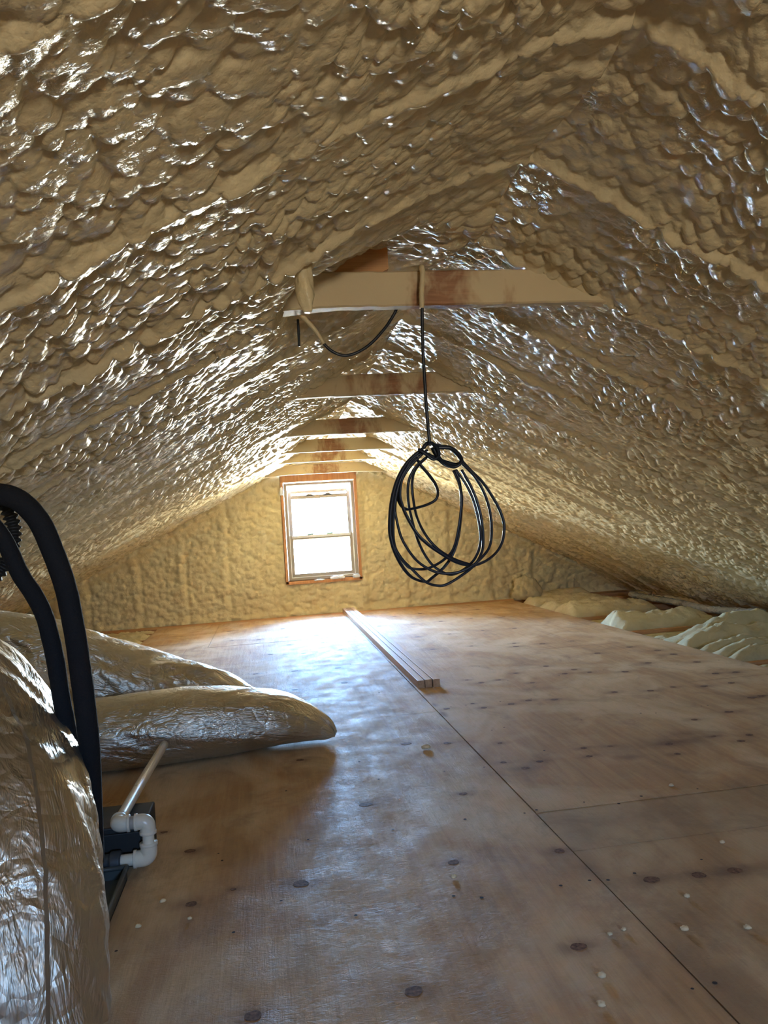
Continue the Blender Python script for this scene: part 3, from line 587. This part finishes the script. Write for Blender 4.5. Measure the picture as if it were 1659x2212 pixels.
# ---------------------------------------------------------------- drain trap and pan
tr = empty('drain_trap', (-.33, 1.82, .08)); tag(tr, 'cream plastic drain pipe trap with elbows beside the big duct', 'pipe')
zA, zB = .118, .036; xl, xr_ = -.372, -.306; yt = 1.86
tube('pipe', [(xl, yt+.02, zA), (xl+.004, 2.2, zA-.006), (xl+.008, 2.615, zA-.02)], .0128, PVC, tr, n=20, k=18)
def elbow(name, c, d1, d2, R=.0175, bend=.024, leg=.017):
    c, d1, d2 = map(np.array, (c, d1, d2)); P = [c+d1*(bend+leg), c+d1*bend]
    for t in (.25, .5, .75): P.append(c+d1*bend*(1-t)**2+d2*bend*t**2)
    P += [c+d2*bend, c+d2*(bend+leg)]
    o = tube(name, P, R, PVC, tr, n=36, k=22)
    for d in (d1, d2):
        q = c+d*(bend+leg-.004); tube('socket_rim', [q, q+d*.006], R+.0016, PVC, o, n=4, k=22)
    return o
elbow('elbow', (xl, yt, zA), np.array((0, 1., 0)), np.array((1., 0, 0)), bend=.014, leg=.012)
tag(tube('coupling', [(xl+.026, yt, zA), (xl+.044, yt, zA)], .0145, flat('primer_stained_pvc', (.36, .31, .26), .4), tr, n=4, k=18), 'primer-stained grey coupling')
elbow('elbow', (xr_, yt, zA), np.array((-1., 0, 0)), np.array((0, 0, -1.)), bend=.014, leg=.012)
tube('pipe', [(xr_, yt, zA-.012), (xr_, yt, zB+.012)], .0132, PVC, tr, n=6, k=18)
elbow('elbow', (xr_, yt, zB), np.array((0, 0, 1.)), np.array((-1., 0, 0)), R=.0185, bend=.016, leg=.016)
tube('pipe', [(xr_-.02, yt, zB), (xr_-.075, yt, zB)], .0132, PVC, tr, n=4, k=18)
tag(tube('rubber_coupler', [(xr_-.062, yt, zB), (xr_-.064, yt, zB), (xr_-.085, yt, zB), (xr_-.088, yt, zB), (xr_-.15, yt, zB)], [.021, .0222, .0222, .018, .018], GREY_RUBBER, tr, n=30, k=24), 'black rubber coupler')
# shallow dark pan with a rolled rim and the dark unit standing in it
pn = empty('drain_pan', (-.37, 1.6, 0)); tag(pn, 'dark metal drain pan on the floor under the cream pipe trap', 'pan')
x1 = -.352; y0, y1 = 1.45, 1.835
MB().box(-.85, x1, y0, y1, .003, .006).build('pan_bottom', PANM, pn)
mb = MB(); mb.box(x1-.002, x1, y0, y1, .003, .030); mb.box(-.85, x1, y1-.002, y1, .003, .030); mb.box(-.85, x1, y0, y0+.002, .003, .030); mb.build('pan_wall', PANM, pn)
tube('rolled_rim', [(x1, y0, .030), (x1, 1.6, .030), (x1, y1, .030)], .0055, PANM, pn, n=12, k=12); tube('rolled_rim', [(-.85, y1, .030), (-.6, y1, .030), (x1, y1, .030)], .0055, PANM, pn, n=8, k=12)
un = empty('air_handler_base', (-.6, 2.0, 0)); tag(un, 'black base of a unit behind the drain trap', 'appliance')
MB().box(-.85, -.318, 1.90, 2.06, .003, .098).build('casing', BLACKP, un, .004)
MB().box(-.84, -.33, 1.893, 1.90, .02, .085).build('access_panel', BLACKP, un, .002)

# ---------------------------------------------------------------- fibreglass batts between the joists
def batt(name, x0, x1, y0, y1, h, seed, label, grp, ridges=1, zb=-.19, xrag=.05):
    nx, ny = int((x1-x0)/.012), max(10, int((y1-y0)/.012)); X, Yg = np.meshgrid(np.linspace(0, 1, nx), np.linspace(0, 1, ny), indexing='ij'); a, b = X.ravel(), Yg.ravel()
    x = x0+(x1-x0)*a; y = y0+(y1-y0)*b
    prof = np.abs(np.sin(math.pi*np.clip(b, 0, 1)*ridges+.25*(vnoise(x*4, b*0, seed)-.5)*ridges))**.45 *(.55+.9*vnoise(x*2.6, b*ridges*1.3, seed+8)) if ridges > 1 else np.sin(math.pi*b)**.40
    end = np.clip(a/(.08 if ridges == 1 else .20), 0, 1)**.6*np.clip((1-a)/(.04 if h < .03 or x0 < 0 else .22), 0, 1)**.5
    hh = h*(.55+.8*fbm(x*3.2, y*4+seed, seed, 2))+.055*(fbm(x*12, y*15, seed+3, 5)-.5)-.05*np.abs(fbm(x*26, y*34, seed+6, 4)-.5)+.006
    z = -.022+(hh+.020)*prof*end-.02*(1-prof)
    x = x-xrag*(1-a)*(1-a)*(vnoise(y*11, y*0, seed+4)) ; y = y+(y1-y0)*.03*(vnoise(x*9, b*3, seed+5)-.5)
    N = len(a); V = np.vstack([np.stack([x, y, z], -1), np.stack([x, y0+(y1-y0)*b, np.full(N, zb)], -1)])
    F = [grid_faces(nx, ny, flip=True), grid_faces(nx, ny, off=N)]
    idx = np.arange(N).reshape(nx, ny); lp = np.r_[idx[:, 0], idx[-1, 1:], idx[-2::-1, -1], idx[0, -2:0:-1]]; j2 = np.roll(lp, -1)
    F.append(np.stack([lp, j2, j2+N, lp+N], 1)[:, ::-1])
    o = link(name, mesh_np(name, V, np.vstack(F)), BATT); tag(o, label, 'insulation', grp); return o
G = 'fibreglass batts beyond the right edge of the plywood'
def J(k): return JY[14+k]
E_ = .022
spec = [(0, .066, 3, 'front row of puffy cream insulation nearest the camera at the right'), (1, .072, 2, 'second row of puffy cream insulation behind the front row at right'),
        (2, -.055, 1, 'low ragged cream insulation in front of the brown joist at right'), (3, .080, 1, 'long humped cream insulation batt reaching the foam-crusted conduit'),
        (4, -.060, 1, 'sunken torn cream insulation strip before the farther brown joist'), (5, .075, 1, 'broad smooth cream insulation batt left of the conduit end'),
        (6, .050, 1, 'folded cream insulation batt third from the far wall'), (7, .050, 1, 'cream insulation batt next to the far wall row'), (8, .075, 1, 'cream insulation against the far gable wall')]
for k, h, rd, lb in spec:
    yb = 7.12 if k == 8 else J(k+1)-E_
    batt('insulation_batt', 2.50 if k == 8 else 2.24, 2.96 if k > 2 else 3.38, J(k)+E_, yb, h, 500+k*13, lb+' of the plywood' if False else lb, G, rd)
for k, lb in ((-1, 'insulation just below the front joist at the right picture edge'), (-2, 'insulation two cavities before the front joist'), (-3, 'insulation three cavities before the front joist')):
    batt('insulation_batt', 2.24, 3.38, J(k)+E_, J(k+1)-E_, -.03, 620+k*5, 'cream '+lb, G)
GL = 'insulation batts beyond the left edge of the plywood'
for k, lb in ((8, 'pale insulation strip against the far wall, left of the plywood'), (7, 'pale insulation strip second from the far wall, left of the plywood'), (6, 'pale insulation strip third from the far wall at the left'), (5, 'pale insulation strip fourth from the far wall at the left')):
    batt('insulation_batt', -2.3, -.985, J(k)+E_, 7.0 if k == 8 else J(k+1)-E_, -.004, 700+k*7, lb, GL, xrag=0)
o = crumple('insulation_wad', (2.36, 7.02, .0), (.15, .09, .16), BATT, 777, None, .35, 30); tag(o, 'upright wad of cream insulation against the far wall at the plywood corner', 'insulation')
def crust(L, a, r): return .010*(fbm(L*26, a*1.6+3, 911, 3)-.35)+.004*blobs(L*60+0*a, a*3+0*L, 912)
tag(tube('foam_crusted_conduit', [(x-.04, y, max(z, .020)+.006) for x, y, z in TUBE], .022, foam_mat('crust', (.48, .45, .36), (.22, .20, .16), .6, .004), n=240, k=20, disp=crust), 'foam-crusted conduit lying over the insulation at the right eave', 'conduit')

# ---------------------------------------------------------------- crumbs of foam
CR = flat('crumb', (.72, .58, .36), .8)
CL = ['tiny cream foam crumb just left of the long seam, right one of a pair', 'tiny cream foam crumb left of the long seam, left one of a pair', 'cream foam crumb beside a round knot in the middle of the near plywood',
      'cream foam crumb left of the seam, second nearest the bottom edge', 'cream foam crumb just right of the long seam, closest to it', 'cream foam crumb far right, beyond the row of three dark knots',
      'cream foam crumb right of the seam, just in front of the three knots', 'cream foam crumb rightmost of those near the bottom right corner', 'pale foam crumb on the left plywood near the drain pan, right of a twin', 'pale foam crumb on the left plywood closest to the big silver duct',
      'cream foam crumb nearest the bottom edge of the picture', 'cream foam crumb on the wide right sheet beyond the grey strip', 'pale foam crumb on the left plywood beside a small knot']
SPEC = {0: ('rounded tan crumb of foam left of the seam, nearest the wood strips', .0135), }
for i, (x, y) in enumerate(CRUMBS):
    r = SPEC[i][1] if i in SPEC else random.uniform(.0038, .0065)
    o = crumple('foam_crumb', (x, y, .0025), (r*1.2, r, r*.8), CR, 900+i*3, None, .45, 9)
    if i in SPEC: tag(o, SPEC[i][0], 'foam crumb', 'foam crumbs on the plywood')
    else: tag(o, CL[i-1], 'foam crumb', 'foam crumbs on the plywood')

# ---------------------------------------------------------------- outside, seen through the upper pane
hs = empty('neighbour_house', (0, 18, -4)); tag(hs, 'pale neighbouring house with a louvred vent, glaring through the window', 'house')
MB().box(-2.2, 1.25, 18.02, 22, -4, 1.7).build('house_wall', VINYL_W, hs)
mb = MB(); mb.poly([(-2.5, 17.8, 1.65), (1.5, 17.8, 1.65), (1.5, 22.2, 1.65), (-2.5, 22.2, 1.65), (-.5, 17.8, 2.6), (-.5, 22.2, 2.6)], [(0, 1, 4), (3, 5, 2), (0, 4, 5, 3), (1, 2, 5, 4), (0, 3, 2, 1)]); mb.build('house_roof', flat('shingles', (.3, .3, .3), .9), hs)
lv = frame('louvre_frame', .66, .87, .93, 1.27, .012, .012, .012, 17.98, 18.02, VINYL_W, hs)
for i in range(7): MB().box(.672, .858, 17.99, 18.0, .955+i*.043, .975+i*.043).build('louvre_slat', CABLE, lv)
tre = empty('tree', (1.6, 15, -4)); tag(tre, 'small sparse tree blurred by glare beyond the window', 'tree')
tube('trunk', [(1.6, 15, -4), (1.58, 15, -2), (1.55, 15.05, 0)], [.09, .07, .03], flat('bark', (.06, .045, .03), .9), tre, n=20, k=10)
mb = MB()
for i in range(260):
    t = random.random()*6.283; rr = .75*random.random()**.5; c = Vector((1.25+rr*math.cos(t)*.9, 15+random.uniform(-.4, .4), .35+rr*math.sin(t)*.8)); d1 = Vector((random.uniform(-1, 1), random.uniform(-1, 1), random.uniform(-1, 1))).normalized()*.028; d2 = d1.cross(Vector((random.random(), 1, random.random()))).normalized()*.013
    mb.poly([c-d1, c+d2, c+d1, c-d2], [(0, 1, 2, 3)])
tag(mb.build('foliage', flat('leaf', (.02, .035, .04), .6), tre), kind='stuff')
